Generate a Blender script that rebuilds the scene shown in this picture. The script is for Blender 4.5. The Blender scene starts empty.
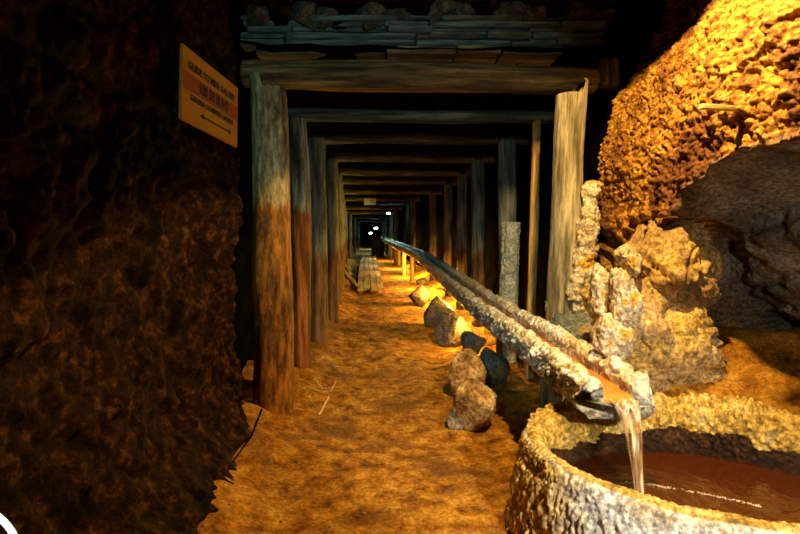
import bpy, bmesh, math, random
from mathutils import Vector, Matrix, noise
random.seed(7)
C = bpy.context.scene.collection
F = 533.0; H = 1.15; VX = 378.0; VY = 232.0
def P(px, py, Y):                      # a point of the tunnel at distance Y
    return Vector(((px-VX)*Y/F, Y, H-(py-VY)*Y/F))
def sm(a, b, x):
    t = max(0.0, min(1.0, (x-a)/(b-a))); return t*t*(3-2*t)
def lerp(a, b, t): return a+(b-a)*t
def interp(xs, ys, x):
    if x <= xs[0]: return ys[0]
    for i in range(1, len(xs)):
        if x <= xs[i]: return lerp(ys[i-1], ys[i], (x-xs[i-1])/(xs[i]-xs[i-1]))
    return ys[-1]
def fbm(p, o=4):
    v = 0.0; a = 0.5
    for i in range(o):
        v += a*noise.noise(p); p = p*2.03; a *= 0.5
    return v
def vor(p): return noise.voronoi(p)[0]
def popc(p, s, k=2.4):                 # rounded popcorn bumps, 0..1
    d = vor(p*s)[0]
    return max(0.0, 1.0-d*d*k)

# ------------------------------------------------------------------ objects
def tag(o, label=None, cat=None, group=None, kind=None):
    if label: o['label'] = label
    if cat: o['category'] = cat
    if group: o['group'] = group
    if kind: o['kind'] = kind
    return o
def mesh_obj(name, verts, faces, m, parent=None, smooth=True, loc=None):
    me = bpy.data.meshes.new(name)
    me.from_pydata([tuple(v) for v in verts], [], faces); me.update()
    if smooth: me.polygons.foreach_set('use_smooth', [True]*len(me.polygons))
    me.materials.append(m)
    o = bpy.data.objects.new(name, me); C.objects.link(o)
    if parent: o.parent = parent
    if loc is not None: o.location = loc
    return o
def bm_obj(name, bm, m, parent=None, smooth=False):
    bmesh.ops.recalc_face_normals(bm, faces=bm.faces[:])
    me = bpy.data.meshes.new(name); bm.to_mesh(me); bm.free()
    if smooth: me.polygons.foreach_set('use_smooth', [True]*len(me.polygons))
    me.materials.append(m)
    o = bpy.data.objects.new(name, me); C.objects.link(o)
    if parent: o.parent = parent
    return o
def empty(name, loc=(0, 0, 0), rot=(0, 0, 0)):
    o = bpy.data.objects.new(name, None); C.objects.link(o)
    o.location = loc; o.rotation_euler = rot; o.empty_display_size = .1
    return o
def add_box(bm, c, s, rot=None, bev=0):
    r = bmesh.ops.create_cube(bm, size=1)
    M = Matrix.Translation(c)
    if rot: M = M @ rot.to_4x4()
    M = M @ Matrix.Diagonal((s[0], s[1], s[2], 1))
    bmesh.ops.transform(bm, matrix=M, verts=r['verts'])
    if bev:
        es = list({e for v in r['verts'] for e in v.link_edges})
        bmesh.ops.bevel(bm, geom=es, offset=bev, segments=2, affect='EDGES')
def tube(name, pts, rad, m, parent=None, n=8):
    vs = []; fs = []
    for i, p in enumerate(pts):
        a = pts[max(0, i-1)]; b = pts[min(len(pts)-1, i+1)]
        t = (b-a).normalized(); u = t.cross(Vector((.31, .2, .93))).normalized(); w = t.cross(u)
        r = rad[i] if isinstance(rad, (list, tuple)) else rad
        for k in range(n):
            an = k*math.tau/n; vs.append(p+(u*math.cos(an)+w*math.sin(an))*r)
    for i in range(len(pts)-1):
        for k in range(n):
            a = i*n+k; b = i*n+(k+1) % n; fs.append((a, b, b+n, a+n))
    fs.append(tuple(range(n-1, -1, -1))); fs.append(tuple(range((len(pts)-1)*n, len(pts)*n)))
    return mesh_obj(name, vs, fs, m, parent)

# ------------------------------------------------------------------ materials
def ramp(nt, fac, stops):
    r = nt.nodes.new('ShaderNodeValToRGB'); e = r.color_ramp.elements
    while len(e) < len(stops): e.new(0.5)
    for i, (p, c) in enumerate(stops):
        e[i].position = p; e[i].color = (c[0], c[1], c[2], 1)
    nt.links.new(fac, r.inputs['Fac']); return r
def mat(name, stops, scale=4, stretch=(1, 1, 1), detail=8, rough=.8, bump=.5, bscale=30, bdist=.01, voro=None,
        spec=.3, low_tint=None, tint_z=1.3, patches=None, attr=None, grit=55, gamt=.8):
    m = bpy.data.materials.new(name); m.use_nodes = True; nt = m.node_tree; N = nt.nodes; L = nt.links
    b = N['Principled BSDF']; tc = N.new('ShaderNodeTexCoord')
    mp = N.new('ShaderNodeMapping'); mp.inputs['Scale'].default_value = stretch
    L.new(tc.outputs['Object'], mp.inputs['Vector'])
    n1 = N.new('ShaderNodeTexNoise'); n1.inputs['Scale'].default_value = scale; n1.inputs['Detail'].default_value = detail
    n1.inputs['Roughness'].default_value = .65; L.new(mp.outputs[0], n1.inputs['Vector'])
    col = ramp(nt, n1.outputs['Fac'], stops).outputs['Color']
    def mix(fac, c1, c2):
        x = N.new('ShaderNodeMix'); x.data_type = 'RGBA'
        L.new(fac, x.inputs[0]); L.new(c1, x.inputs[6])
        if isinstance(c2, tuple): x.inputs[7].default_value = (*c2, 1)
        else: L.new(c2, x.inputs[7])
        return x.outputs[2]
    def maprange(v, a, b_):
        r = N.new('ShaderNodeMapRange'); r.inputs[1].default_value = a; r.inputs[2].default_value = b_; L.new(v, r.inputs[0]); return r.outputs[0]
    if patches:                       # (colour, scale, lo, hi): mineral or dirt patches with their own outline
        for (pc, ps, lo, hi) in patches:
            n2 = N.new('ShaderNodeTexNoise'); n2.inputs['Scale'].default_value = ps; n2.inputs['Detail'].default_value = 5
            L.new(tc.outputs['Object'], n2.inputs['Vector'])
            col = mix(maprange(n2.outputs['Fac'], lo, hi), col, pc)
    if attr:                          # coat of another mineral, stored per vertex
        at = N.new('ShaderNodeAttribute'); at.attribute_name = 'coat'
        n4 = N.new('ShaderNodeTexNoise'); n4.inputs['Scale'].default_value = attr[1]; n4.inputs['Detail'].default_value = 7
        L.new(tc.outputs['Object'], n4.inputs['Vector'])
        c2 = ramp(nt, n4.outputs['Fac'], attr[0]).outputs['Color']
        col = mix(at.outputs['Fac'], col, c2)
    if low_tint:                         # tint multiplied into the colour below a ragged line
        sx = N.new('ShaderNodeSeparateXYZ'); L.new(tc.outputs['Object'], sx.inputs[0])
        n3 = N.new('ShaderNodeTexNoise'); n3.inputs['Scale'].default_value = 9; n3.inputs['Detail'].default_value = 6
        mp3 = N.new('ShaderNodeMapping'); mp3.inputs['Scale'].default_value = (1, 1, .25)
        L.new(tc.outputs['Object'], mp3.inputs['Vector']); L.new(mp3.outputs[0], n3.inputs['Vector'])
        ma = N.new('ShaderNodeMath'); ma.operation = 'MULTIPLY_ADD'; ma.inputs[1].default_value = .45
        L.new(n3.outputs['Fac'], ma.inputs[0]); L.new(sx.outputs['Z'], ma.inputs[2])
        f = maprange(ma.outputs[0], tint_z+.25+.05, tint_z+.25-.05)
        x = N.new('ShaderNodeMix'); x.data_type = 'RGBA'; x.blend_type = 'MULTIPLY'
        L.new(f, x.inputs[0]); L.new(col, x.inputs[6]); x.inputs[7].default_value = (*low_tint, 1)
        col = x.outputs[2]
    gn = N.new('ShaderNodeTexNoise'); gn.inputs['Scale'].default_value = grit; gn.inputs['Detail'].default_value = 4; gn.inputs['Roughness'].default_value = .7
    L.new(mp.outputs[0], gn.inputs['Vector'])
    gr = ramp(nt, gn.outputs['Fac'], [(.38, (.28,)*3), (.5, (.85,)*3), (.62, (1.5,)*3)])
    gx = N.new('ShaderNodeMix'); gx.data_type = 'RGBA'; gx.blend_type = 'MULTIPLY'; gx.inputs[0].default_value = gamt
    L.new(col, gx.inputs[6]); L.new(gr.outputs['Color'], gx.inputs[7]); col = gx.outputs[2]
    L.new(col, b.inputs['Base Color'])
    b.inputs['Roughness'].default_value = rough; b.inputs['Specular IOR Level'].default_value = spec
    nb = N.new('ShaderNodeTexNoise'); nb.inputs['Scale'].default_value = bscale; nb.inputs['Detail'].default_value = 8
    nb.inputs['Roughness'].default_value = .75; L.new(mp.outputs[0], nb.inputs['Vector'])
    h = nb.outputs['Fac']
    if voro:
        v = N.new('ShaderNodeTexVoronoi'); v.inputs['Scale'].default_value = voro; L.new(mp.outputs[0], v.inputs['Vector'])
        s = N.new('ShaderNodeMath'); s.operation = 'SUBTRACT'; L.new(h, s.inputs[0]); L.new(v.outputs['Distance'], s.inputs[1]); h = s.outputs[0]
    bp = N.new('ShaderNodeBump'); bp.inputs['Strength'].default_value = bump; bp.inputs['Distance'].default_value = bdist
    L.new(h, bp.inputs['Height']); L.new(bp.outputs[0], b.inputs['Normal'])
    return m
def plain(name, c, rough=.5, metal=0, em=None, est=0):
    m = bpy.data.materials.new(name); m.use_nodes = True; b = m.node_tree.nodes['Principled BSDF']
    b.inputs['Base Color'].default_value = (*c, 1); b.inputs['Roughness'].default_value = rough; b.inputs['Metallic'].default_value = metal
    if em: b.inputs['Emission Color'].default_value = (*em, 1); b.inputs['Emission Strength'].default_value = est
    return m

M_dirt = mat('ochre_dirt', [(.34, (.17, .045, .003)), (.5, (.62, .245, .014)), (.66, (.95, .48, .05))], 9, rough=.85, bump=1, bscale=26, bdist=.05,
             patches=[((.30, .12, .02), 2.2, .52, .66), ((.55, .32, .12), 24, .62, .7)], spec=.2, gamt=.5)
M_wall = mat('ochre_wall', [(.34, (.13, .035, .004)), (.48, (.40, .165, .012)), (.64, (.76, .42, .05))], 14, rough=.7, bump=1, bscale=60, bdist=.012, voro=45,
             attr=([(.3, (.05, .045, .035)), (.5, (.17, .15, .115)), (.72, (.34, .30, .23))], 5), patches=[((.20, .06, .012), 14, .58, .66), ((.17, .055, .008), 2.6, .50, .60)])
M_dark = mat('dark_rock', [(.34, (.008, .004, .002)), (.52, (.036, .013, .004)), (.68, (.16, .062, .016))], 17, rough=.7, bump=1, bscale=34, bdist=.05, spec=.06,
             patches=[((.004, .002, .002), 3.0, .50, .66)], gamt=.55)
M_black = mat('black_rock', [(.3, (.001, .001, .001)), (.7, (.010, .008, .006))], 5, rough=1, bump=.8, bscale=14, bdist=.04, spec=0)  # near-black base colour for the far walls and far ceiling
M_boulder = mat('tan_boulder', [(.3, (.30, .17, .05)), (.5, (.52, .32, .11)), (.72, (.74, .54, .27))], 5, rough=.75, bump=.9, bscale=22, bdist=.02,
                patches=[((.75, .45, .08), 3.5, .52, .62)])
M_lump = mat('crusted_lump', [(.3, (.45, .27, .09)), (.5, (.72, .58, .36)), (.7, (.88, .82, .68))], 9, rough=.5, bump=1, bscale=45, bdist=.015, voro=30,
             patches=[((.75, .38, .03), 8, .55, .62), ((.10, .16, .17), 6, .64, .72)], spec=.5)
M_crust = mat('white_crust', [(.28, (.16, .11, .06)), (.45, (.62, .52, .36)), (.62, (.92, .87, .76))], 13, rough=.42, bump=1, bscale=55, bdist=.012, voro=38,
              patches=[((.72, .42, .08), 6, .56, .66)], spec=.5)
M_trough = mat('crusted_wood', [(.3, (.06, .07, .06)), (.47, (.34, .33, .28)), (.6, (.80, .78, .72))], 12, rough=.38, bump=1, bscale=50, bdist=.012, voro=34, spec=.6,
               patches=[((.50, .30, .12), 5, .58, .66)], attr=([(.3, (.55, .36, .14)), (.5, (.88, .76, .52)), (.7, (.96, .93, .85))], 11))
M_basin = mat('basin_crust', [(.3, (.30, .27, .21)), (.45, (.80, .76, .66)), (.62, (.96, .94, .90))], 10, rough=.5, bump=1, bscale=60, bdist=.016, voro=42, spec=.4,
              stretch=(1, 1, .8), attr=([(.3, (.32, .16, .02)), (.5, (.68, .42, .07)), (.7, (.88, .66, .22))], 12))
def wood(name, stops, low_tint=None, sz=1.3, bump=.7): return mat(name, stops, 7, (1, 1, .30 if name == 'pale_log' else .10), rough=.75, bump=bump, grit=30, bscale=22, bdist=.035, low_tint=low_tint, tint_z=sz, spec=.25)
M_post1 = wood('pale_log', [(.36, (.05, .04, .016)), (.46, (.26, .21, .10)), (.64, (.50, .42, .22))], (.72, .34, .085), 1.36)
M_post2 = wood('streaked_log', [(.38, (.03, .03, .02)), (.47, (.22, .22, .16)), (.6, (.62, .60, .48))], (.50, .17, .05), 1.34)
M_postd = wood('grey_log', [(.3, (.05, .055, .045)), (.5, (.17, .18, .15)), (.7, (.32, .32, .26))], (.75, .38, .2), .9)
M_postr = wood('tan_log', [(.32, (.15, .11, .05)), (.5, (.36, .29, .17)), (.68, (.52, .44, .28))])
M_beam = wood('brown_beam', [(.36, (.03, .025, .014)), (.49, (.17, .11, .04)), (.64, (.36, .22, .08))])
M_beamd = wood('dull_beam', [(.36, (.015, .02, .016)), (.5, (.08, .09, .065)), (.66, (.22, .22, .16))])
M_board = wood('slate_board', [(.32, (.03, .04, .04)), (.5, (.10, .14, .14)), (.68, (.20, .26, .26))])
M_plank = wood('light_plank', [(.32, (.34, .22, .10)), (.5, (.58, .42, .22)), (.68, (.72, .58, .36))])
M_sup = wood('amber_prop', [(.32, (.30, .15, .04)), (.5, (.55, .30, .08)), (.68, (.70, .45, .16))])
M_rock_tan = mat('dirt_coated_stone', [(.34, (.10, .035, .006)), (.5, (.38, .19, .045)), (.66, (.64, .42, .15))], 9, rough=.8, bump=.9, bscale=30, bdist=.02)
M_rock_teal = mat('blue_grey_stone', [(.3, (.07, .075, .065)), (.55, (.18, .19, .16)), (.75, (.31, .32, .27))], 6, rough=.6, bump=.7, bscale=26, bdist=.015,
                  patches=[((.40, .22, .06), 4, .60, .66)])
M_rock_brown = mat('brown_stone', [(.3, (.07, .05, .035)), (.55, (.20, .15, .10)), (.75, (.36, .28, .18))], 7, rough=.75, bump=.8, bscale=24, bdist=.02)
M_straw = mat('dry_straw', [(.3, (.60, .42, .16)), (.7, (.92, .74, .38))], 20, rough=.8, bump=.3)
M_twig = mat('pale_twig', [(.3, (.45, .38, .26)), (.7, (.70, .62, .46))], 20, rough=.8, bump=.3)

# ------------------------------------------------------------------ tunnel axis
FR = [  # px per metre, left post x, right post x, beam centre y
    (159, 272, 566, 77), (127, 299, 534, 116), (103, 317, 507, 138), (82, 331, 478, 157), (67, 337, 462, 171.5), (56, 339, 448, 181),
    (44, 341, 433, 191.5), (36, 343, 413, 199), (29, 345, 396, 208), (24, 350, 391, 213), (19.5, 354.5, 387, 217.5), (15.5, 358, 384, 221), (12, 361, 381, 224)]
YS = [F/s for s, *_ in FR]
CX = [((l+r)/2-VX)/s for s, l, r, b in FR]; CX[0] = .26
def cx(Y): return interp([0]+YS, [.26]+CX, Y)
YEND = 52.0

# ------------------------------------------------------------------ floor
def floor_z(X, Y):
    p = Vector((X, Y, 0))
    z = .022*fbm(p*2.2, 3)+.016*fbm(p*9, 3)
    d = X-(cx(Y)-1.02); z += .10*(1-sm(0, .42, d))*(1+.6*noise.noise(p*3))          # bank along the left wall
    if Y < 3.6:
        e = math.hypot((X-1.20)/.64, (Y-1.985)/.54)
        z += (.33+.30*sm(2.45, 3.05, Y+.5*max(0, X-1.4)))*sm(1.0, 1.25, X)*(1-sm(3.0, 3.4, Y))*sm(2.2, 2.5, Y+.9*max(0, X-1.25))*sm(.97, 1.07, e)*(1+.12*noise.noise(p*6))
    else: z += .12*sm(.85, 1.2, X-cx(Y)+.0)
    if Y > 3.6: z += .03*noise.noise(p*5)
    return z
vs = []; fs = []; rows = []
y = .25; 
while y < YEND: rows.append(y); y += max(.016, .0085*y)
NX = 170
for y in rows:
    c = cx(y)-.26
    for i in range(NX+1):
        X = c-1.25+3.65*i/NX; vs.append((X, y, floor_z(X, y)))
for j in range(len(rows)-1):
    for i in range(NX): a = j*(NX+1)+i; fs.append((a, a+1, a+NX+2, a+NX+1))
tag(mesh_obj('floor', vs, fs, M_dirt), 'ochre earth floor of the mine tunnel', kind='structure')

# ------------------------------------------------------------------ walls
def surf(name, fn, us, vsn, m, coat=None, flip=False):
    vs = []; fs = []; n = len(vsn)
    for u in us:
        for v in vsn: vs.append(fn(u, v))
    for j in range(len(us)-1):
        for i in range(n-1):
            a = j*n+i; q = (a, a+1, a+n+1, a+n); fs.append(q[::-1] if flip else q)
    o = mesh_obj(name, vs, fs, m); o['kind'] = 'structure'
    if coat:
        at = o.data.attributes.new('coat', 'FLOAT', 'POINT')
        at.data.foreach_set('value', [coat(u, v) for u in us for v in vsn])
    return o
def lin(a, b, n): return [a+(b-a)*i/(n-1) for i in range(n)]
def lwall(Y, Z):
    p = Vector((0, Y, Z))
    x = -.93+.05*sm(2.4, 3.2, Y)-.05*sm(1.6, 2.5, Z)+.05*(1-sm(0, .8, Z))+.26*(1-sm(2.75, 3.1, Y))*(1-sm(0, .42, Z+.05*noise.noise(Vector((0, Y*4, 3)))))
    x += .10*fbm(p*1.7+Vector((3, 0, 0)), 4)+.07*abs(noise.noise(p*6))+.018*popc(p, 20)+.02*noise.noise(p*17)+.008*noise.noise(p*45)
    if 2.15 < Y < 2.9 and 1.5 < Z < 2.05: x = min(x, -.885+.05*(Y-2.2)/.6)
    x -= .25*sm(3.22, 3.34, Y)
    return Vector((x, Y, Z-.03))
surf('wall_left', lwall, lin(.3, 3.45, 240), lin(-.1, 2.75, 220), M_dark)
geo = []; y = 3.4
while y < YEND: geo.append(y); y *= 1.018
def lfar(Y, Z):
    p = Vector((0, Y, Z)); return Vector((cx(Y)-1.32+.10*fbm(p*1.5, 3), Y, Z))
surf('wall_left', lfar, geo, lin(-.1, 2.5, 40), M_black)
def rfar(Y, Z):
    p = Vector((4, Y, Z)); return Vector((cx(Y)+1.34+.10*fbm(p*1.5, 3), Y, Z))
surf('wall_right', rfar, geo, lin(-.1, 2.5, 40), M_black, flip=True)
def zedge(Y): return interp([1.9, 2.2, 2.4, 2.6], [1.47, 1.46, 1.38, 1.25], Y)+.035*noise.noise(Vector((Y*6, 1, 0)))
def rwp(Y, v):
    ze = zedge(Y)
    yr = .5*sm(.52, .66, v); w = 1-sm(2.36+yr, 2.56+yr, Y)                      # the recess under the overhang
    xt = 1.47+.03*(Y < 0)
    up = lambda Z: 1.45+.05*sm(2.2, 1.6, Y)+.24*sm(1.6, 2.6, Z)*sm(2.0, 3.2, Y)+.16*sm(1.9, 2.6, Z)
    if v < .5:   Z = lerp(2.75, ze, v/.5); x = up(Z); px_, pz = x, Z
    elif v < .68:
        t = (v-.5)/.18; x = up(ze)+.5*t; Z = ze-.06*t-.10*t*t
        Zp = lerp(ze, .95, t); px_, pz = lerp(up(Zp)+.10*t, x, w), lerp(Zp, Z, w)
    else:
        t = (v-.68)/.32; Z = lerp(ze-.16, -.1, t); x = up(ze)+.5+.50*sm(.12, .5, t)
        Zp = lerp(.95, -.1, t); px_, pz = lerp(up(.9)+.10, x, w), lerp(Zp, Z, w)
    return px_, pz
def rwall(Y, v):
    x, z = rwp(Y, v); p = Vector((x, Y, z))
    up = 1-sm(.47, .53, v)
    d = .09*fbm(p*2.3, 3)+.045*fbm(p*8, 3)
    coarse = sm(2.75, 2.3, Y)
    d += up*(.019*popc(p, 42) + .010*noise.noise(p*38) + .018*coarse*popc(p+Vector((5, 5, 5)), 17))
    d += (1-up)*(.16*abs(noise.noise(Vector((p.x*2, p.y*2.5+p.z*2, p.z*4))))+.07*abs(noise.noise(Vector((p.x*5, p.y*6-p.z*4, p.z*11))))+.03*noise.noise(p*16)+.05*min(.5, vor(p*5)[1]-vor(p*5)[0]))
    return Vector((x-d, Y, z + (d*.4 if .5 < v < .68 else 0)))
us = lin(.35, 3.42, 330); vv = lin(0, .5, 230)+lin(.503, .68, 70)[0:]+lin(.684, 1, 90)
surf('wall_right', rwall, us, vv, M_wall, coat=lambda u, v: sm(.485, .52, v+.02*noise.noise(Vector((u*9, v*20, 0))))*(1-sm(2.46, 2.62, u-.4*sm(.55, .7, v))), flip=True)
# end of the near right wall turns back into the dark behind the first post
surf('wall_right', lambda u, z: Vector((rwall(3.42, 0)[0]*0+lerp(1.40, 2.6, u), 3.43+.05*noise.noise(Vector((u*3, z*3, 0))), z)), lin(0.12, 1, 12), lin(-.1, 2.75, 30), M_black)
# ceiling: rough rock near, dark lagging above the timber sets
surf('ceiling', lambda x, y: Vector((x, y, 2.66+.10*fbm(Vector((x*2, y*2, 0)), 3))), lin(-1.4, 2.7, 70), lin(.3, 3.5, 60), M_dark)
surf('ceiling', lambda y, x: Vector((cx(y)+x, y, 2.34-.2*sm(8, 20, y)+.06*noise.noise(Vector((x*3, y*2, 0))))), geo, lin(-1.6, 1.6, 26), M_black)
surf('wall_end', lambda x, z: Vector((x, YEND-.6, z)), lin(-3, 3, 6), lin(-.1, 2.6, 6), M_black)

# ------------------------------------------------------------------ logs
def log_mesh(L, r0, r1, seed=0, wob=.012, n=48, rings=None, notch=None, bend=0, lump=0):
    rings = rings or max(24, int(L/.025)); vs = []; fs = []
    for j in range(rings+1):
        z = L*j/rings; t = j/rings; bx = bend*math.sin(t*math.pi)
        for k in range(n):
            a = k*math.tau/n; r = lerp(r0, r1, t); d = Vector((math.cos(a), math.sin(a), 0))
            q = Vector((d.x*r*2+seed*7.3, d.y*r*2+seed, z))
            r += wob*2*noise.noise(Vector((q.x*2, q.y*2, z*1.5)))+wob*.9*noise.noise(Vector((q.x*9, q.y*9, z*1.2)))+wob*.35*noise.noise(q*25)
            if lump: r += lump*popc(q, 22)
            vs.append(Vector((d.x*r+bx, d.y*r, z)))
    for j in range(rings):
        for k in range(n): a = j*n+k; b = j*n+(k+1) % n; fs.append((a, b, b+n, a+n))
    fs.append(tuple(range(n-1, -1, -1))); fs.append(tuple(range(rings*n, rings*n+n)))
    if notch:                                     # the side away from the tongue is cut down
        zc, side, x0 = notch
        for j in range(rings+1):
            for k in range(n):
                v = vs[j*n+k]
                if v.z > zc and (v.x-x0)*side > 0: v.z = zc+(v.z-zc)*.02
    return vs, fs
ordn = ['first', 'second', 'third', 'fourth', 'fifth', 'sixth', 'seventh', 'eighth', 'ninth', 'tenth', 'eleventh', 'twelfth', 'thirteenth']
def aim(o, a, b):                                 # object's local Z from a to b
    o.location = a; d = b-a
    o.rotation_mode = 'QUATERNION'; o.rotation_quaternion = Vector((0, 0, 1)).rotation_difference(d) if d.normalized().z > .9 else d.to_track_quat('Z', 'Y')
LP = {0: (.128, .112, M_post1), 1: (.088, .080, M_post2)}
for i, (s, l, r, b) in enumerate(FR):
    Y = F/s; Xl = (l-VX)/s; Xr = (r-VX)/s; Zb = H+(VY-b)/s
    near = i < 4
    n = 48 if near else 20; rg = None if i < 3 else 26
    R = [.128, .088, .098, .085][i] if i < 4 else .085
    m = [M_post1, M_post2, M_postd, M_postd][min(i, 3)]
    hb = [.105, .050, .060, .068][i] if i < 4 else .07
    top = Zb-hb+.02
    # left post
    vs, fs = log_mesh(top+.05 if i else 2.177, R, R*.88, seed=i+1, wob=.012 if near else .006, n=n, rings=rg, notch=(2.09, 1, -.015) if i == 0 else None, bend=.015 if i == 0 else .01)
    o = mesh_obj('timber_post', vs, fs, m); o.location = (Xl, Y, 0.0); o.rotation_euler = (0, 0, 0)
    if i == 0: aim(o, Vector(((273-VX)/162, Y-.07, -.04)), Vector(((267-VX)/159, Y+.01, 2)))
    if i == 1: aim(o, Vector(((301-VX)/s, Y, -.04)), Vector(((296-VX)/s, Y, 2)))
    lab = {0: 'thick pale log post in front on the left, orange on its lower part',
           1: 'slimmer streaked log post right behind the thick front left post, red at its foot',
           2: 'wide grey-green log post behind the red-footed left post',
           3: 'narrow grey-green log post, fourth in the left row of posts'}.get(i, '%s post from the front in the left row of tunnel posts' % ordn[i])
    tag(o, lab, 'post', 'posts along the left of the tunnel')
    # right post
    lab = {0: 'thick tan log post on the right beside the ochre rock wall',
           1: 'thin reddish split post, just left of the thick tan right post',
           2: 'wide grey post behind the short crusted stub on the right',
           3: 'brown-grey post, fourth in the right row of posts'}.get(i, '%s post from the front in the right row of tunnel posts' % ordn[i])
    Rr = [.098, .036, .088, .085][i] if i < 4 else .08
    vs, fs = log_mesh(top+.05 if i else 2.145, Rr*(1.1 if i == 0 else 1), Rr*.92, seed=i+21, wob=.009 if i != 1 else .006, n=n, rings=rg, notch=(2.05, -1, .035) if i == 0 else None)
    o = mesh_obj('timber_post', vs, fs, M_postr if i == 0 else (M_sup if i == 1 else M_postd)); o.location = (Xr, Y, 0)
    if i == 0: aim(o, Vector(((560-VX)/s-.02, Y, -.04)), Vector(((572-VX)/s, Y, 2)))
    if i == 1: aim(o, Vector(((529-VX)/s, Y, -.04)), Vector(((537-VX)/s, Y, 2)))
    tag(o, lab, 'post', 'posts along the right of the tunnel')
    # beam
    xl = (244-VX)/152 if i == 0 else Xl-.22; xr = (594-VX)/152 if i == 0 else Xr+.2
    vs, fs = log_mesh(xr-xl, hb*.95, hb*1.02 if i != 0 else hb*.92, seed=i+41, wob=.010 if near else .008, n=n if i != 0 else 64, rings=None if near else 30, bend=0)
    if i == 0:
        for v in vs:                              # squared timber: flattened faces
            v.y *= 1.0; v.x = max(-.098, min(.098, v.x)); v.y = max(-.092, min(.092, v.y))
    o = mesh_obj('timber_beam', vs, fs, M_beam if i in (0, 8, 9) else M_beamd)
    zl = Zb+.01 if i else Zb+.06; zr = Zb-.005 if i else Zb+.025
    aim(o, Vector((xl, Y+(.01 if i else .15), zl)), Vector((xr, Y+(.01 if i else .15), zr)))
    lab = {0: 'thick squared brown beam across the first pair of posts, under the stacked boards',
           1: 'thin round brown beam just below and behind the front beam'}.get(i, '%s beam from the front across the tunnel roof' % ordn[i])
    tag(o, lab, 'beam', 'beams across the tunnel roof')

# block of another timber at right of the front beam, small wedge at left
bm = bmesh.new(); add_box(bm, (0, 0, 0), (.17, .16, .17), bev=.012)
o = bm_obj('timber_block', bm, M_beamd); o.location = P(608, 74, 3.5); tag(o, 'short square timber end at the right end of the front beam', 'timber block')
# black lagging planks standing behind the right posts and left posts
for (px, s, w, top_) in [(418, 60, .22, 1.35), (431, 64, .2, 1.4), (446, 74, .16, 1.3), (488, 96, .10, 1.5)]:
    pass
# crusted stub
vs, fs = log_mesh(1.27, .083, .078, seed=77, wob=.012, n=60, rings=90, lump=.007)
o = mesh_obj('log_stub', vs, fs, mat('pale_grey_crust', [(.3, (.16, .16, .14)), (.5, (.42, .42, .37)), (.7, (.66, .65, .58))], 9, rough=.6, bump=1, bscale=30, bdist=.015, voro=18))
aim(o, P(508, 232+H*111, F/111)-Vector((0, 0, .03)), P(511, 218, F/111)); tag(o, 'short pale grey crusted log stub in front of a grey right post', 'log stub')

# ------------------------------------------------------------------ boards and rubble above the front beam
random.seed(11)
def board(a, b, h, d, Yc, m, label, name='lagging_board', grp='stacked boards above the front beam'):
    bm = bmesh.new(); L = b[0]-a[0]
    add_box(bm, (0, 0, 0), (d, h, L), bev=min(h, .03)*.18)
    bmesh.ops.subdivide_edges(bm, edges=[e for e in bm.edges if e.calc_length() > L*.5], cuts=14, use_grid_fill=True)
    sd = random.random()*50
    for v in bm.verts:
        v.co.y += h*.13*noise.noise(Vector((v.co.z*5+sd, v.co.y*20, 1))); v.co.x += .012*noise.noise(Vector((v.co.z*4+sd, v.co.y*30, 5)))
    o = bm_obj(name, bm, m, smooth=False)
    o.rotation_euler = (0, math.pi/2, 0)
    # local z -> world x, local y stays y ; swap so that h is vertical
    o.rotation_euler = (math.pi/2, 0, math.pi/2)
    o.location = ((a[0]+b[0])/2, Yc, (a[2]+b[2])/2); tag(o, label, 'board', grp); return o
rowz = [(52, 8), (44.5, 6.5), (37.5, 7), (31, 6), (25.5, 5.5), (20, 5)]
wrd = ['lowest', 'second', 'third', 'fourth', 'fifth', 'topmost']
for j, (py, hp) in enumerate(rowz):
    x = 240+random.uniform(0, 12) if j else 256
    k = 0; xe = 604 if j else 562
    while x < xe-20:
        w = random.choice([45, 70, 95, 130]); w = min(w, xe-x)
        if xe-x-w < 25: w = xe-x
        Yc = 3.53+random.uniform(-.05, .05)
        a = P(x+1, py+random.uniform(-.8, .8), Yc); b = P(x+w-1, py+random.uniform(-.8, .8), Yc)
        k += 1
        m = M_board if (x < 400 or x > 500 or random.random() < .3) and j else (M_beamd if j else M_beam)
        board(a, b, hp*Yc/F*.92, .28, Yc+.1, m, '%s weathered board from the left, %s row above the front beam' % (ordn[k-1], wrd[j]))
        x += w
M_rubble = mat('dim_rubble', [(.34, (.03, .026, .02)), (.5, (.09, .08, .06)), (.68, (.20, .17, .12))], 12, rough=.85, bump=1, bscale=25, bdist=.04)
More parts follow.
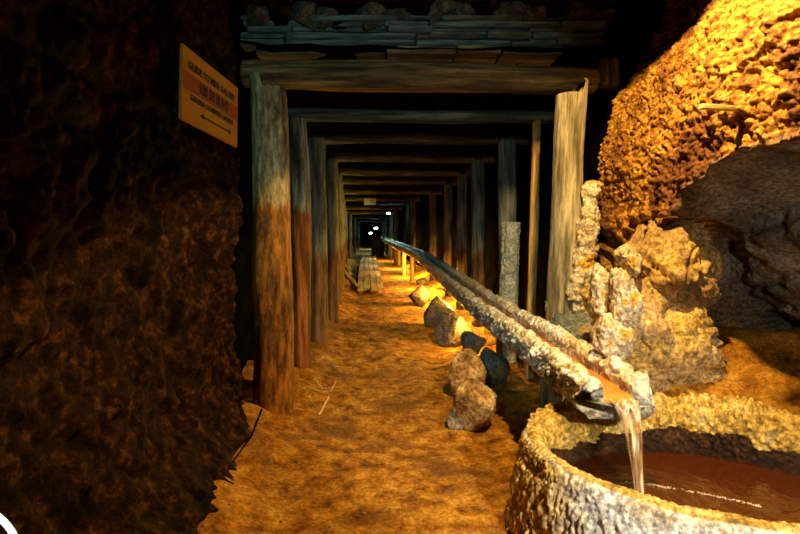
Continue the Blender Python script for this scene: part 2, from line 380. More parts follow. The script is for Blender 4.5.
# rubble over the boards
def hull_rock(size, seed, npts=15, cuts=4, dis=.05, sharp=.5, fine=.02):
    rnd = random.Random(seed); bm = bmesh.new()
    for i in range(npts):
        v = Vector((rnd.gauss(0, 1), rnd.gauss(0, 1), rnd.gauss(0, 1))).normalized()*rnd.uniform(.85, 1.05)
        bm.verts.new(v)
    r = bmesh.ops.convex_hull(bm, input=bm.verts[:])
    bmesh.ops.delete(bm, geom=[g for g in r['geom_interior'] if isinstance(g, bmesh.types.BMVert)], context='VERTS')
    for c in range(cuts):
        bmesh.ops.subdivide_edges(bm, edges=bm.edges[:], cuts=1, use_grid_fill=True)
        if c == 1: bmesh.ops.smooth_vert(bm, verts=bm.verts[:], factor=sharp, use_axis_x=True, use_axis_y=True, use_axis_z=True)
    bmesh.ops.triangulate(bm, faces=bm.faces[:])
    bm.normal_update(); mn = [min(v.co[k] for v in bm.verts) for k in range(3)]; mx = [max(v.co[k] for v in bm.verts) for k in range(3)]
    for v in bm.verts:
        p = v.co+Vector((seed*3.1, 0, 0)); v.co += v.normal*(dis*2*fbm(p*1.6, 3)+fine*noise.noise(p*9)+fine*.6*noise.noise(p*20))
    for v in bm.verts:
        for k in range(3): v.co[k] = ((v.co[k]-mn[k])/(mx[k]-mn[k])-.5)*size[k]
    return bm
def rock(name, px0, px1, py0, py1, s, m, label, seed, depth=1.0, cat='rock', group=None, npts=15, cuts=4, dis=.05, fine=.02, rz=0, sharp=.5, sink=.03):
    Y = F/s; a = P(px0, py1, Y); b = P(px1, py0, Y); w = b.x-a.x; h = b.z-a.z+sink
    bm = hull_rock((w, w*depth, h), seed, npts, cuts, dis, sharp, fine)
    o = bm_obj(name, bm, m, smooth=True)
    o.location = ((a.x+b.x)/2, Y+w*depth*.25, (a.z+b.z)/2-sink/2); o.rotation_euler = (0, 0, rz)
    tag(o, label, cat, group); return o
for k in range(16):
    px = 243+k*23; rock('ceiling_stone', px-random.uniform(0, 8), px+28+random.uniform(0, 14), 0+random.uniform(-6, 7), 24, 152, M_dark if k % 3 == 1 else M_rubble,
        '%s rough stone from the left in the rubble row over the stacked boards' % (ordn+['fourteenth', 'fifteenth', 'sixteenth'])[k], 300+k, .8, 'stone', 'rubble above the boards', cuts=3, dis=.1, fine=.05)

# ------------------------------------------------------------------ rocks beside the path
G = 'rocks edging the path'
rock('rock', 409, 430, 286, 308, 64, M_rock_brown, 'small dark brown rock farthest along the path edge', 1, 1.1, group=G)
rock('rock', 417, 446, 287, 306, 60, M_rock_tan, 'yellow-lit low rock behind the small dark brown rock', 2, 1.0, group=G)
rock('rock', 424, 457, 297, 328, 83, M_rock_brown, 'brown rock with a bright yellow right side, third along the path edge', 3, .8, group=G)
rock('rock', 436, 476, 314, 348, 99, M_rock_brown, 'rounded brown rock just left of the flat blue-grey stone', 4, .9, group=G)
rock('rock', 476, 498, 329, 350, 98, M_rock_tan, 'low orange-topped stone behind the flat blue-grey stone', 5, .9, group=G)
rock('rock', 461, 487, 332, 354, 110, M_rock_teal, 'flat blue-grey stone lying above the large tan rock', 6, .9, group=G)
rock('rock', 480, 512, 348, 388, 133, M_rock_teal, 'blue-grey angular rock right of the large tan rock', 7, .8, group=G)
rock('rock', 449, 487, 351, 402, 144, M_rock_tan, 'large tan rock between blue-grey rock and path', 8, .8, group=G)
rock('rock', 455, 500, 382, 434, 175, M_rock_tan, 'rough orange rock nearest the camera at the path edge', 9, .8, group=G, dis=.09, fine=.05)
rock('rock', 447, 466, 407, 429, 171, M_rock_brown, 'small dark stone at the left foot of the nearest orange rock', 10, .8, group=G)
rock('rock', 403, 412, 268, 277, 38, M_rock_brown, 'tiny far rock between the far trough props', 12, 1, group=G, cuts=3)
rock('rock', 416, 428, 278, 287, 46, M_rock_brown, 'small rock just right of the nearest lit trough prop', 13, 1, group=G, cuts=3)

# ------------------------------------------------------------------ trough
def tr_ztop(Y): return interp([2.0, 4.4, 6.9, 9.5, 18, 25], [.575, .575, .62, .69, .84, .92], Y)
def tr_xc(Y): return interp([2.0, 8.5, 12, 18, 25], [.945, .93, .90, .50, .24], Y)
prof = []
W = .136; TH = .165; wt = .074; dc = .095
def arc(cxp, czp, r, a0, a1, n): return [(cxp+r*math.cos(lerp(a0, a1, i/(n-1))), czp+r*math.sin(lerp(a0, a1, i/(n-1)))) for i in range(n)]
ctrl = []
ctrl += [(-W+.02, -TH+.02)]+[(-W, lerp(-TH+.045, -.03, i/22)) for i in range(23)]
ctrl += arc(-W+wt/2, -.03, wt/2, math.pi, 0, 18)
ctrl += [(-W+wt+.005*i/10, lerp(-.03, -dc, i/12)) for i in range(1, 13)]
ctrl += [(lerp(-W+wt+.006, W-wt-.006, i/14), -dc-.012*math.sin(i/14*math.pi)) for i in range(1, 14)]
ctrl += [(W-wt-.005*(12-i)/12, lerp(-dc, -.03, i/12)) for i in range(0, 12)]
ctrl += arc(W-wt/2, -.03, wt/2, math.pi, 0, 18)
ctrl += [(W, lerp(-.03, -TH+.04, i/12)) for i in range(1, 13)]
ctrl += [(lerp(W-.02, -W+.03, i/10), -TH) for i in range(11)]
NP = len(ctrl)
ysr = []; y = 2.10
while y < 25: ysr.append(y); y += max(.006, .0042*y)
vs = []; coat = []
cm = [Vector((sum(c[0] for c in ctrl)/NP, sum(c[1] for c in ctrl)/NP))]
for j, y in enumerate(ysr):
    zt = tr_ztop(y); xc = tr_xc(y)
    for k, (px, pz) in enumerate(ctrl):
        a = Vector(ctrl[k-1]); b = Vector(ctrl[(k+1) % NP]); t = (b-a).normalized() if (b-a).length > 1e-6 else Vector((1, 0)); nr = Vector((-t.y, t.x))
        q = Vector((xc+px, y, zt+pz)); inner = abs(px) < W-wt-.0001 and pz > -TH+.05
        outl = px < -W+.004; ridge = pz > -.035
        amp = 1.0 if y < 5 else .8
        if outl: d = amp*(.022*popc(Vector((0, q.y*1.2, q.z*.55)), 34)+.014*popc(q, 60)+.03*fbm(q*5, 3)+.02*noise.noise(q*26))-.006
        elif ridge: d = amp*(.006*popc(q, 20)+.008*popc(q, 50)+.012*noise.noise(q*30)+.035*fbm(Vector((q.x*5, q.y*3, q.z*5)), 3)+.03*sm(3.2, 2.1, y)*noise.noise(q*9))
        elif inner: d = .006*popc(q, 30)
        else: d = .02*fbm(q*5, 3)+.008*popc(q, 30)
        if px > 0 and ridge: d += .02*noise.noise(q*7)
        yy = q.y
        if j < 14 and not inner:                    # ragged, uneven lips
            yy -= (1-j/14)*(.05*noise.noise(Vector((q.x*12, 0, q.z*12)))-.01)
        elif j < 14 and inner and pz < -dc+.01: yy -= (1-j/14)*.04
        vs.append(Vector((q.x+nr.x*d, yy, q.z+nr.y*d)))
        coat.append(max(sm(-.055, -.02, pz+.02*noise.noise(q*12)), .55*sm(4.5, 7, y)+.3*noise.noise(q*6)*sm(4.5, 7, y), 1-sm(3, 9, j) if not inner else 0) if not inner else .2)
fs = []
for j in range(len(ysr)-1):
    for k in range(NP): a = j*NP+k; b = j*NP+(k+1) % NP; fs.append((a, b, b+NP, a+NP))
fs.append(tuple(range(NP-1, -1, -1)))
fs.append(tuple(range((len(ysr)-1)*NP, len(ysr)*NP)))
tro = empty('wooden_trough', (.985, 2.1, .37)); tag(tro, 'long crusted wooden water trough running down the tunnel beside the path', 'trough')
o = mesh_obj('channel', vs, fs, M_trough, tro); o.matrix_parent_inverse = Matrix.Translation((-.985, -2.1, -.37))
at = o.data.attributes.new('coat', 'FLOAT', 'POINT'); at.data.foreach_set('value', coat)
# water in the trough
M_water = bpy.data.materials.new('rusty_water'); M_water.use_nodes = True; nt = M_water.node_tree; b = nt.nodes['Principled BSDF']
b.inputs['Base Color'].default_value = (.06, .013, .002, 1); b.inputs['Roughness'].default_value = .12; b.inputs['Specular IOR Level'].default_value = .6
nn = nt.nodes.new('ShaderNodeTexNoise'); nn.inputs['Scale'].default_value = 14; bp = nt.nodes.new('ShaderNodeBump'); bp.inputs['Strength'].default_value = .35; bp.inputs['Distance'].default_value = .01
nt.links.new(nn.outputs['Fac'], bp.inputs['Height']); nt.links.new(bp.outputs[0], b.inputs['Normal'])
M_tw = M_water.copy(); M_tw.name = 'orange_water'; M_tw.node_tree.nodes['Principled BSDF'].inputs['Base Color'].default_value = (.62, .22, .03, 1)
vs = []; fs = []; wr = [y for i, y in enumerate(ysr) if i % 2 == 0]
for j, y in enumerate(wr):
    for k in range(13):
        t = k/12; x = tr_xc(y)+lerp(-(W-wt), W-wt, t)*.98; z = tr_ztop(y)-dc+.026+.004*noise.noise(Vector((x*30, y*9, 0)))
        vs.append(Vector((x, y-.035 if j == 0 else y, z-(.012 if j == 0 else 0))))
for j in range(len(wr)-1):
    for k in range(12): a = j*13+k; fs.append((a, a+1, a+14, a+13))
o = mesh_obj('trough_water', vs, fs, M_tw); tag(o, 'thin orange water flowing inside the long wooden trough', 'water')
mw = o.modifiers.new('s', 'SOLIDIFY'); mw.thickness = .01; mw.offset = -1
# falling stream
M_fall = bpy.data.materials.new('falling_water'); M_fall.use_nodes = True; nt = M_fall.node_tree; b = nt.nodes['Principled BSDF']
tc = nt.nodes.new('ShaderNodeTexCoord'); mp = nt.nodes.new('ShaderNodeMapping'); mp.inputs['Scale'].default_value = (60, 60, 3)
n1 = nt.nodes.new('ShaderNodeTexNoise'); n1.inputs['Scale'].default_value = 1.0; nt.links.new(tc.outputs['Object'], mp.inputs[0]); nt.links.new(mp.outputs[0], n1.inputs[0])
rr = ramp(nt, n1.outputs['Fac'], [(.35, (.30, .12, .02)), (.52, (.60, .33, .10)), (.68, (.95, .85, .60))]); nt.links.new(rr.outputs['Color'], b.inputs['Base Color'])
ra = ramp(nt, n1.outputs['Fac'], [(.38, (.04,)*3), (.66, (.65,)*3)]); nt.links.new(ra.outputs['Color'], b.inputs['Alpha'])
b.inputs['Roughness'].default_value = .15
WZ = .15
vs = []; fs = []; n = 24; R = 40
lip = Vector((.965, 2.07, .50)); end = Vector((.985, 2.03, WZ-.01))
for j in range(R+1):
    t = j/R; z = lerp(lip.z, end.z, t*t*.6+t*.4); yy = lip.y-.07*math.sqrt(t); c = Vector((lerp(.955, .985, t), yy, z))
    wx = lerp(.060, .020, min(1, t*1.15)**.6); wy = lerp(.010, .014, t)
    for k in range(n):
        a = k*math.tau/n; rrf = 1+.16*noise.noise(Vector((math.cos(a)*2.2, math.sin(a)*2.2, z*2.5)))+.10*noise.noise(Vector((math.cos(a)*6, math.sin(a)*6, z*3)))
        vs.append(c+Vector((math.cos(a)*wx*rrf, math.sin(a)*wy*rrf, 0)))
for j in range(R):
    for k in range(n): a = j*n+k; b_ = j*n+(k+1) % n; fs.append((a, b_, b_+n, a+n))
o = mesh_obj('water_stream', vs, fs, M_fall); tag(o, 'stream of rusty water falling from the trough mouth into the basin', 'water stream')

# props under the trough
G = 'props holding up the trough'
for (px, py, r, lab) in [(390, 255, .05, 'farthest lit prop under the far end of the trough'), (399, 266, .06, 'second farthest lit prop under the trough'),
                        (404, 276, .055, 'third farthest lit prop under the trough'), (412, 283, .055, 'nearest of the four brightly lit props under the trough'),
                        (499, 362, .028, 'thin grey prop behind the blue-grey angular rock')]:
    s = (py-VY)/H; Y = F/s; x = (px-VX)/s; zt = tr_ztop(Y)-TH+.01
    vs, fs = log_mesh(zt+.04, r, r*.95, seed=px, wob=.005, n=16, rings=16)
    o = mesh_obj('trough_prop', vs, fs, M_sup if px < 450 else M_postd); o.location = (x, Y, -.03); tag(o, lab, 'prop', G)
    if px < 450:
        bm = bmesh.new(); add_box(bm, (tr_xc(Y)+.02, Y, zt-.01), (.36, .10, .05), bev=.008)

# ------------------------------------------------------------------ basin
BC = Vector((1.20, 1.985)); 
def bell(a, r):  # ellipse radius factors
    return Vector((BC.x+math.cos(a)*(.585+r)*(1+.02*math.sin(3*a+1)), BC.y+math.sin(a)*(.50+r)*(1+.02*math.sin(2*a))))
bp_ = []   # profile: (offset, z) from the outer foot to the inner foot
bp_ += [(lerp(.115, .065, i/60), lerp(-.03, .29, i/60)) for i in range(61)]
bp_ += [(.02+.045*math.cos(lerp(0, math.pi, i/34)), .29+.055*math.sin(lerp(0, math.pi, i/34))) for i in range(1, 35)]
bp_ += [(-.025+.0*i, lerp(.29, .05, i/50)) for i in range(1, 51)]
NB = 760; vs = []; coat = []; K = len(bp_)
for j in range(NB):
    a = j*math.tau/NB; far = sm(.30, .75, math.sin(a)); 
    for k, (r, z) in enumerate(bp_):
        pa = bp_[max(0, k-1)]; pb = bp_[min(K-1, k+1)]; t = Vector((pb[0]-pa[0], pb[1]-pa[1])).normalized(); nr = Vector((t.y, -t.x))
        c = bell(a, r); q = Vector((c.x, c.y, z+.02*math.sin(a*2+.5)))
        inner = k > 78; rim = 55 < k <= 90
        rimw = sm(.05, .22, z)
        if k > 70:
            d = rimw*(lerp(.003, .020, far)*math.sqrt(popc(q, 40, 3.6))+lerp(.005, .008, far)*popc(q, 70))+.025*fbm(q*4, 3)+far*rimw*.035
        elif k < 55: d = .014*popc(Vector((q.x, q.y, q.z*.35)), 40)+.008*popc(Vector((q.x, q.y, q.z*.6)), 75)+.035*fbm(q*4, 3)
        else: d = lerp(.005, .012, far)*popc(q, 42)+.006*popc(q, 80)+.04*fbm(q*4, 4)
        ca = bell(a, 1.0); rd = (ca-bell(a, 0)).normalized()
        vs.append(Vector((q.x+rd.x*nr.x*d, q.y+rd.y*nr.x*d, q.z+nr.y*d)))
        coat.append(max(sm(.29, .345, z+.05*noise.noise(q*7))*.35, sm(.2, .7, math.sin(a)), sm(.62, .9, -math.cos(a+.25)) if k < 70 else 0) if k < 72 else 1.0)
fs = []
for j in range(NB):
    for k in range(K-1): a = j*K+k; b_ = ((j+1) % NB)*K+k; fs.append((a, b_, b_+1, a+1))
bas = mesh_obj('stone_basin', vs, fs, M_basin)
M_basin_shade = mat('basin_inner_shade', [(.3, (.02, .008, .002)), (.6, (.07, .028, .008)), (.75, (.14, .06, .02))], 9, rough=.3, bump=1, bscale=30, bdist=.02)  # shade inside the basin, painted in as a darker lower inner wall
bas.data.materials.append(M_basin_shade)
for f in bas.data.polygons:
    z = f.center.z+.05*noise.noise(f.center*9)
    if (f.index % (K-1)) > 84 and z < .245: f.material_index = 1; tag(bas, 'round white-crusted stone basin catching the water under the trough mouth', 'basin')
at = bas.data.attributes.new('coat', 'FLOAT', 'POINT'); at.data.foreach_set('value', coat)
vs = [Vector((BC.x, BC.y, WZ))]; fs = []
imp = Vector((.985, 2.01))
RN = 70; AN = 160
for i in range(1, RN+1):
    for k in range(AN):
        a = k*math.tau/AN; c = BC+(bell(a, -.01)-BC)*(i/RN); d = (c-imp).length
        vs.append(Vector((c.x, c.y, WZ+.004*math.sin(d*70)*math.exp(-d*5)+.0025*noise.noise(Vector((c.x*9, c.y*9, 0))))))
for k in range(AN): fs.append((0, 1+k, 1+(k+1) % AN))
for i in range(RN-1):
    for k in range(AN): a = 1+i*AN+k; b_ = 1+i*AN+(k+1) % AN; fs.append((a, a+AN, b_+AN, b_))
o = mesh_obj('basin_water', vs, fs, M_water); tag(o, 'dark rusty water standing inside the round basin', 'water')
# foam beads in an arc about the fall
M_foam = plain('foam', (.85, .62, .40), .4)
bm = bmesh.new(); rnd = random.Random(5)
for i in range(240):
    t = rnd.random(); px = lerp(626, 762, t); py = 482.5+24*((px-626)/136)**1.35+rnd.uniform(-1, 1)+3*math.exp(-(px-626)/8.0)*0
    Y = (H-WZ)*F/(py-VY); p = P(px, py, Y); r = rnd.uniform(.0010, .0026)
    bmesh.ops.create_icosphere(bm, subdivisions=1, radius=r, matrix=Matrix.Translation(p))
tag(bm_obj('foam', bm, M_foam, smooth=True), 'thin arc of foam beads floating on the basin water', 'foam', kind='stuff')

# ------------------------------------------------------------------ boulders and crusted lumps on the right
G = 'crusted lumps between right post and boulder'
def px_rock(name, pts, back, Y, depth, m, label, cat, seed, cuts=4):
    bm = bmesh.new(); P3 = [P(x, y, Y+d) for x, y, d in pts]+[P(x, y, Y)+Vector((0, depth, 0)) for x, y in back]
    c = sum(P3, Vector())/len(P3)
    for q in P3: bm.verts.new(q-c)
    r = bmesh.ops.convex_hull(bm, input=bm.verts[:])
    bmesh.ops.delete(bm, geom=[g for g in r['geom_interior'] if isinstance(g, bmesh.types.BMVert)], context='VERTS')
    for k in range(cuts+1):
        bmesh.ops.subdivide_edges(bm, edges=[e for e in bm.edges if e.calc_length() > .014], cuts=1, use_grid_fill=True)
        bmesh.ops.triangulate(bm, faces=bm.faces[:])
        if k == 4: bmesh.ops.smooth_vert(bm, verts=bm.verts[:], factor=.5, use_axis_x=True, use_axis_y=True, use_axis_z=True)
    bm.normal_update()
    for v in bm.verts:
        p = v.co+Vector((seed, 0, 0)); st = noise.noise(Vector((p.x*3+p.z*5, p.y*3, p.z*9-p.x*6)))
        crack = -.045*max(0, 1-abs(noise.noise(Vector((p.x*2.4+p.z*1.8, p.y*2, p.z*3-p.x*2))+Vector((seed, 3, 1))))*12)-.02*max(0, 1-abs(noise.noise(p*7))*12)
        v.co += v.normal*(.022*fbm(p*5, 4)+.030*(abs(st)-.2)+crack+.007*noise.noise(p*30)+.006*noise.noise(p*70)+.018*abs(noise.noise(p*9)))
    o = bm_obj(name, bm, m, smooth=True); o.location = c; tag(o, label, cat); return o
px_rock('boulder', [(690, 196, .1), (674, 206, .05), (655, 238, .02), (638, 262, 0), (648, 296, 0), (690, 318, -.05), (722, 296, 0), (720, 250, .05), (708, 213, .08), (682, 240, -.06), (672, 282, -.12), (704, 272, -.08)],
    [(690, 200), (650, 250), (650, 300), (715, 300), (715, 230)], 2.62, .30, M_boulder, 'tall pointed tan boulder under the overhang of the right wall', 'boulder', 5)
px_rock('boulder', [(597, 300, .05), (622, 272, .1), (655, 282, .0), (700, 305, -.02), (724, 335, 0), (728, 385, 0), (700, 402, 0), (650, 392, .0), (612, 362, .04), (640, 318, -.10), (685, 350, -.12), (664, 330, -.13)],
    [(600, 300), (640, 280), (720, 330), (720, 395), (640, 385)], 2.60, .28, M_boulder, 'broad low cracked tan boulder behind the trough mouth', 'boulder', 9)
for (x0, x1, y0, y1, s, lab) in [(616, 645, 245, 270, 208, 'pale blocky crusted lump at the top of the pile by the boulder'),
        (594, 624, 264, 314, 208, 'tall pale crusted lump left of the boulder'), (614, 646, 268, 322, 218, 'large pale crusted lump against the boulder'),
        (566, 588, 268, 300, 163, 'orange-spotted crusted lump at the foot of the tan right post'), (576, 604, 288, 322, 168, 'low crusted lump behind the trough near the tan post'),
        (548, 575, 292, 318, 160, 'bluish crusted lump in front of the tan post foot'), (596, 636, 312, 358, 218, 'low pale crusted lump behind the trough rim'),
        (556, 600, 314, 345, 172, 'dark blue-grey lump in the shade behind the trough')]:
    rock('crusted_lump', x0, x1, y0, y1, s, M_rock_teal if 'dark' in lab else M_lump, lab, x0, .9, 'lump', G, npts=18, cuts=4, dis=.12, fine=.07)
# upright flowstone beside the tan post
pts = [(579, 300), (582, 280), (584, 262), (586, 244), (589, 226), (590, 208), (592, 192), (593, 180)]
Y = 3.24; n = 40; rings = 110; vs = []; fs = []
for j in range(rings+1):
    t = j/rings*(len(pts)-1); i = min(int(t), len(pts)-2); px = lerp(pts[i][0], pts[i+1][0], t-i); py = lerp(pts[i][1], pts[i+1][1], t-i); c = P(px, py, Y)
    r = lerp(.072, .045, j/rings)*(1 if j < rings-8 else max(.1, math.sqrt(1-((j-rings+8)/8)**2)))
    for k in range(n):
        a = k*math.tau/n; d = Vector((math.cos(a), math.sin(a), 0)); q = c+d*r
        vs.append(c+d*(r+.022*popc(q, 15)+.012*popc(q, 34)+.02*noise.noise(q*8)-.012))
for j in range(rings):
    for k in range(n): a = j*n+k; b_ = j*n+(k+1) % n; fs.append((a, b_, b_+n, a+n))
fs.append(tuple(range(rings*n, rings*n+n))); fs.append(tuple(range(n-1, -1, -1)))
o = mesh_obj('flowstone', vs, fs, M_lump); tag(o, 'upright knobbly flowstone column beside the tan right post', 'flowstone')
# wooden peg in the right wall
a = Vector((1.27, 2.10, 1.645)); b = Vector((1.47, 2.13, 1.64))
pegb = bmesh.new(); add_box(pegb, (0, 0, 0), (.028, .020, .20), bev=.003)
o = bm_obj('wooden_peg', pegb, wood('yellow_peg', [(.3, (.55, .36, .10)), (.7, (.86, .66, .26))])); aim(o, (a+b)/2, b); o.location = (a+b)/2
tag(o, 'small flat wooden peg sticking out of the ochre right wall', 'peg')

# ------------------------------------------------------------------ planks on the path and leaning boards
G = 'boardwalk planks on the far path'
rnd = random.Random(3)
for k in range(4):
    for seg, (Ya, Yb) in enumerate([(9.9, 14.0), (14.1, 18.5), (18.6, 24.5)]):
        t0 = k/4; t1 = (k+1)/4
        def edge(t, Y): return interp([9.9, 14, 18, 25], [lerp(-.38, .12, t), lerp(-.50, .07, t), lerp(-.62, -.02, t), lerp(-.72, -.08, t)], Y)
        bm = bmesh.new(); vsl = []
        y0 = Ya+rnd.uniform(0, .25); N = 10
        for i in range(N+1):
            Y = lerp(y0, Yb, i/N)
            for (tt, zz) in ((t0, 0), (t1-.03, 0), (t1-.03, 1), (t0, 1)):
                vsl.append(Vector((edge(tt, Y), Y, (.10 if zz else .045)+.01*noise.noise(Vector((k*3, Y, 0))))))
        fsl = []
        for i in range(N):
            for c in range(4): a_ = i*4+c; b_ = i*4+(c+1) % 4; fsl.append((a_, b_, b_+4, a_+4))
        fsl += [(3, 2, 1, 0), (N*4, N*4+1, N*4+2, N*4+3)]
        bm.free()
        o = mesh_obj('path_plank', vsl, fsl, mat('path_board', [(.32, (.34, .22, .10)), (.5, (.58, .42, .22)), (.68, (.72, .58, .36))], 7, (1, .12, 1), rough=.8, bump=.8, bscale=18, bdist=.02) if 'path_board' not in bpy.data.materials else bpy.data.materials['path_board'], smooth=False)
        tag(o, '%s plank from the left in the %s stretch of light boards on the far path' % (ordn[k], ['nearest', 'middle', 'farthest'][seg]), 'plank', G)
def bar(name, a, b, w, t, m, label, cat):
    bm = bmesh.new(); add_box(bm, (0, 0, (b-a).length/2), (w, t, (b-a).length), bev=.006)
    o = bm_obj(name, bm, m); aim(o, a, b); tag(o, label, cat, 'boards leaning at the left of the far path'); return o
bar('leaning_plank', P(362, 292, 10.2), P(339, 266, 11.2), .10, .05, M_plank, 'longer loose plank leaning by the left posts beside the far path', 'plank')
bar('leaning_plank', P(352, 276, 13.6), P(342, 261, 14.5), .10, .05, M_plank, 'shorter loose plank leaning farther back by the left posts', 'plank')

# ------------------------------------------------------------------ far end: tank, lamps, plate
tk = empty('water_tank', (-.05+.0, 24.6, 0)); tag(tk, 'black boxy tank at the far end of the trough', 'tank')
M_tank = mat('tarred_wood', [(.3, (.006, .005, .004)), (.7, (.02, .016, .012))], 6, rough=.9)
a = P(371, 256, 24.6); b = P(384.5, 238, 24.6); cxk = (a.x+b.x)/2; w = b.x-a.x
tk.location = (cxk, 25, 0)
bm = bmesh.new(); add_box(bm, (0, 0, .42), (w*.96, .8, .84), bev=.01); bm_obj('tank_body', bm, M_tank, tk)
bm = bmesh.new()
for (x, y, sx, sy) in ((0, -.41, w, .06), (0, .41, w, .06), (-w/2, 0, .06, .88), (w/2, 0, .06, .88)): add_box(bm, (x, y, .86), (sx, sy, .07), bev=.01)
bm_obj('tank_rim', bm, M_tank, tk)
for x in (-w*.3, w*.3):
    bm = bmesh.new(); add_box(bm, (x, -.42, .42), (.06, .03, .84), bev=.005); bm_obj('tank_batten', bm, M_tank, tk)
M_glow = plain('lamp_glass', (.9, .9, .9), .3, em=(.85, .95, 1), est=14)
M_metal = plain('dull_metal', (.05, .05, .05), .5, .8)
def wall_lamp(p, r, label, w):
    t = empty('wall_lamp', p); tag(t, label, 'lamp', 'white lamps in the far tunnel')
    bm = bmesh.new(); bmesh.ops.create_uvsphere(bm, u_segments=20, v_segments=12, radius=r, matrix=Matrix.Diagonal((w, 1, .8, 1))); bm_obj('lamp_glass', bm, M_glow, t, True)
    bm = bmesh.new(); bmesh.ops.create_cone(bm, cap_ends=True, segments=20, radius1=r*w*1.1, radius2=r*w*.7, depth=r*.8, matrix=Matrix.Translation((0, 0, r*.8))); bm_obj('lamp_base', bm, M_metal, t)
wall_lamp(P(388.5, 213.2, 19.4), .05, 'white lamp in the upper right corner of the far timber set', 1.5)
wall_lamp(P(376, 228, 29), .085, 'white lamp deep in the tunnel just above the tank', 1.2)
wall_lamp(P(370.5, 233, 36), .10, 'smaller white lamp deepest in the tunnel left of the tank', 1)
bm = bmesh.new(); add_box(bm, (0, 0, 0), (.33, .015, .19), bev=.004)
o = bm_obj('blank_plate', bm, mat('pale_plate', [(.3, (.40, .50, .62)), (.7, (.55, .66, .78))], 3, rough=.6, bump=.1)); o.location = P(370, 201.5, 14.70)
tag(o, 'small pale blank plate hanging from a far roof beam', 'plate')

# ------------------------------------------------------------------ direction sign on the left wall
sA = Vector((-.815, 2.225, 1.94)); sB = Vector((-.742, 2.83, 1.915)); hgt = .32
ux = (sB-sA).normalized(); uz = Vector((0, 0, 1)); uz = (uz-ux*uz.dot(ux)).normalized(); un = ux.cross(uz)
sg = empty('direction_sign', sA); sg.matrix_world = Matrix.Translation(sA) @ Matrix((ux, uz, un)).transposed().to_4x4()
tag(sg, 'orange wooden sign with dark lettering and a double arrow on the left wall', 'sign')
Ls = (sB-sA).length
M_sign = mat('orange_board', [(.3, (.38, .15, .012)), (.7, (.52, .23, .02))], 4, (.4, 4, 1), rough=.6, bump=.15, bscale=20, gamt=.12)
M_ink = plain('black_ink', (.03, .012, .008), .7); M_red = plain('red_ink', (.28, .06, .012), .6)
bm = bmesh.new(); add_box(bm, (Ls/2, -hgt/2, -.007), (Ls, hgt, .014), bev=.003); bm_obj('sign_board', bm, M_sign, sg)
bm = bmesh.new(); add_box(bm, (Ls/2, -.145, .0008), (Ls*.97, .075, .0016)); bm_obj('red_band', bm, M_red, sg)
def text(s, x, y, size, m, sx=1):
    cu = bpy.data.curves.new('t', 'FONT'); cu.body = s; cu.size = size; cu.extrude = .0008; cu.align_x = 'CENTER'; cu.align_y = 'CENTER'; cu.offset = size*.03
    t = bpy.data.objects.new('t', cu); C.objects.link(t); bpy.context.view_layer.update()
    me = bpy.data.meshes.new_from_object(t.evaluated_get(bpy.context.evaluated_depsgraph_get())); bpy.data.objects.remove(t)
    me.materials.clear(); me.materials.append(m); o = bpy.data.objects.new('lettering', me); C.objects.link(o); o.parent = sg; o.location = (x, y, .0028); o.scale = (sx, 1, 1); return o
text('GUIDE TO MINE GALLERY', Ls*.5, -.075, .045, M_ink, .98)
text('180 50 BUHT', Ls*.52, -.145, .066, M_ink, .9)
text('GALERIA LA MINERA NORTE', Ls*.5, -.208, .034, M_ink, 1.08)
bm = bmesh.new(); ay = -.262; x0 = Ls*.28; x1 = Ls*.86
add_box(bm, ((x0+x1)/2, ay, .0015), (x1-x0-.03, .008, .002))
for (x, d) in ((x0, 1), (x1, -1)):
    v = [bm.verts.new((x, ay, .0025)), bm.verts.new((x+d*.035, ay+.018, .0025)), bm.verts.new((x+d*.035, ay-.018, .0025))]; bm.faces.new(v)
bm_obj('arrow', bm, M_ink, sg)

# ------------------------------------------------------------------ straw, twigs
def stick(name, pl, r, m, label, cat='twig', g='bits of straw and twig on the path'):
    pts = []
    for (px, py) in pl:
        Y = H*F/(py-VY); p = P(px, py, Y); p.z = floor_z(p.x, p.y)+r+.002; pts.append(p)
    full = []
    for i in range(len(pts)-1):
        for k in range(4): full.append(pts[i].lerp(pts[i+1], k/4)+Vector((0, 0, .003*noise.noise(Vector((i*4+k, 0, r*100))))))
    full.append(pts[-1]); tag(tube(name, full, [r*(1-.5*i/len(full)) for i in range(len(full))], m), label, cat, g)
stick('twig', [(317, 366), (324, 363), (331, 365), (335, 370), (340, 372)], .004, M_twig, 'pale bent twig on the path beside the red-footed post')
stick('twig', [(331, 365), (336, 368), (341, 371)], .003, M_twig, 'short pale twig touching the bent twig')
stick('straw_stalk', [(319, 416), (328, 400), (332, 391), (336, 382)], .006, M_straw, 'long yellow straw stalk on the path beside the thick left post', 'straw')
stick('straw_stalk', [(303, 396), (312, 405), (320, 412)], .003, M_straw, 'short straw left of the long yellow stalk', 'straw')
stick('straw_stalk', [(306, 393), (318, 396), (328, 396)], .003, M_straw, 'thin straw lying across the top of the long stalk', 'straw')
stick('straw_stalk', [(312, 384), (322, 389), (334, 388)], .0028, M_straw, 'short straw lying above the long stalk near the posts', 'straw')
stick('straw_stalk', [(326, 404), (334, 410), (342, 413)], .0028, M_straw, 'thin straw to the right of the long stalk', 'straw')
stick('crack_line', [(262, 428), (252, 455), (225, 495), (200, 528)], .005, M_black, 'long thin dark crack line running along the foot of the left wall', 'crack_line', None)  # thin dark strand drawn for the crack line at the floor edge
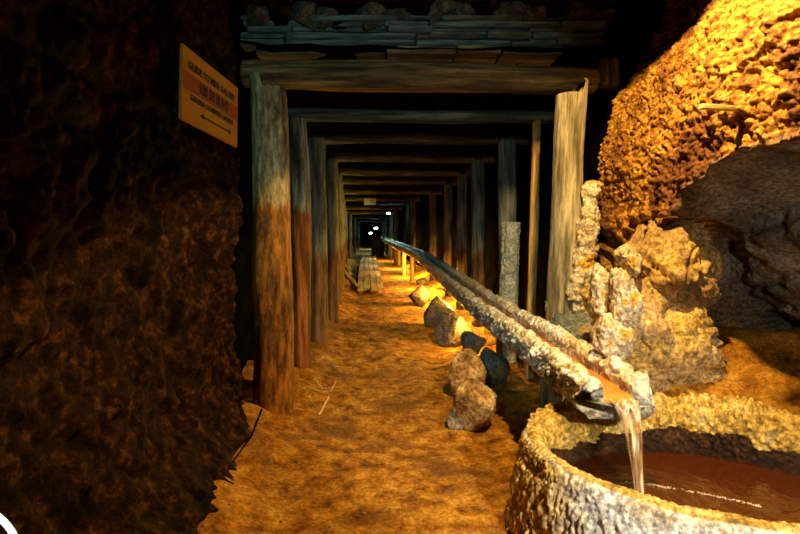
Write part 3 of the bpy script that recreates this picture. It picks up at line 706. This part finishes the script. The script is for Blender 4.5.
# pebbles on the path
rnd = random.Random(9)
proto = None
for k in range(46):
    px = rnd.uniform(215, 500); py = rnd.uniform(330, 530)
    if px < 300-(py-415)*.75 or (px > 440 and py < 440): continue
    Y = H*F/(py-VY); p = P(px, py, Y); r = rnd.uniform(.004, .010)
    if proto is None:
        proto = bm_obj('pebble', hull_rock((1, 1, .7), 400, 14, 2, .05), M_rock_tan, smooth=True); o = proto
    else: o = proto.copy(); C.objects.link(o)
    o.location = (p.x, p.y, floor_z(p.x, p.y)+r*.2); o.scale = (r*2, r*2, r*2); o.rotation_euler = (0, 0, rnd.uniform(0, 6))
    tag(o, 'tiny tan pebble lying on the ochre path', 'pebble', 'pebbles on the path')

# ------------------------------------------------------------------ ring lamp at lower left
rl = empty('ring_lamp', P(-37, 562, .9)); tag(rl, 'round glowing white ring lamp at the bottom left corner', 'lamp')
M_ring = plain('ring_tube', (.9, .9, .85), .3, em=(1, .96, .85), est=1.6)
vs = []; fs = []; n = 72; q = 10; Rr = .097
for j in range(n):
    a = j*math.tau/n
    for k in range(q):
        b_ = k*math.tau/q; r = Rr+.005*math.cos(b_); vs.append(Vector((r*math.cos(a), .005*math.sin(b_), r*math.sin(a))))
for j in range(n):
    for k in range(q): fs.append((j*q+k, ((j+1) % n)*q+k, ((j+1) % n)*q+(k+1) % q, j*q+(k+1) % q))
mesh_obj('light_tube', vs, fs, M_ring, rl)
bm = bmesh.new(); bmesh.ops.create_cone(bm, cap_ends=True, segments=48, radius1=.05, radius2=.04, depth=.02, matrix=Matrix.Translation((0, .012, 0)) @ Matrix.Rotation(math.pi/2, 4, 'X')); bm_obj('housing', bm, M_tank, rl)
bm = bmesh.new(); bmesh.ops.create_cone(bm, cap_ends=True, segments=16, radius1=.012, radius2=.012, depth=.46, matrix=Matrix.Translation((0, .04, -.30))); bm_obj('stand', bm, M_metal, rl)

# ------------------------------------------------------------------ lights
def light(kind, name, loc, power, col, size=.05, target=None, angle=None, blend=.2):
    l = bpy.data.lights.new(name, kind); l.energy = power; l.color = col
    l.shadow_soft_size = size
    if kind == 'SPOT': l.spot_size = math.radians(angle); l.spot_blend = blend
    o = bpy.data.objects.new(name, l); C.objects.link(o); o.location = loc
    if target is not None: o.rotation_euler = (Vector(target)-Vector(loc)).to_track_quat('-Z', 'Y').to_euler()
    return o
WARM = (1, .66, .23); AMB = (1, .58, .09); COOL = (.56, 1, .90)
light('SPOT', 'shaded_lamp', (.90, 1.90, 2.50), 350, WARM, .03, (1.22, 2.37, 0), 128, .12)
light('SPOT', 'hand_lamp', (1.0, -.25, 1.45), 400, (1, .90, .74), .05, (.90, 1.92, .33), 40, .5)
light('SPOT', 'recess_fill', (.75, -.2, 1.35), 75, (1, .90, .76), .04, (1.98, 2.3, 1.10), 28, .7)  # added unseen fill that brightens the grey rock under the overhang
light('SPOT', 'cool_lamp', (.1, -.2, 1.9), 115, COOL, .05, (.0, 6, 1.5), 46, .6)
light('SPOT', 'cool_side_lamp', (-.3, .6, 1.5), 85, COOL, .05, (.90, 4.2, .6), 34, .7)
for (x, y, z, e) in [(.90, 5.2, .28, 26), (.93, 6.6, .30, 75), (.95, 8.4, .33, 90), (.93, 10.6, .38, 110), (.82, 13.4, .4, 110), (.6, 16.5, .45, 80), (.38, 21, .5, 50)]:
    light('POINT', 'trough_lamp', (x, y, z), e, AMB, .04)
p = P(389.5, 214, 19.2); light('POINT', 'far_lamp', p, 70, COOL, .05)
light('POINT', 'far_lamp', P(376, 230.5, 28.5), 60, COOL, .05)
light('POINT', 'far_lamp', P(370.5, 235, 35.5), 60, COOL, .05)
w = bpy.data.worlds.new('world'); bpy.context.scene.world = w; w.use_nodes = True
w.node_tree.nodes['Background'].inputs[0].default_value = (0, 0, 0, 1); w.node_tree.nodes['Background'].inputs[1].default_value = 0

cam = bpy.data.cameras.new('camera'); co = bpy.data.objects.new('camera', cam); C.objects.link(co); bpy.context.scene.camera = co
co.location = (0, 0, H); co.rotation_euler = (math.pi/2, 0, 0)
cam.sensor_width = 36; cam.lens = F*36/800; cam.shift_x = 22/800; cam.shift_y = -35/800; cam.clip_start = .03; cam.clip_end = 200
vsn = bpy.context.scene.view_settings
bpy.context.scene.display_settings.display_device = 'sRGB'
vsn.view_transform = 'Standard'; vsn.look = 'None'; vsn.gamma = 1; vsn.exposure = 0; vsn.use_curve_mapping = False
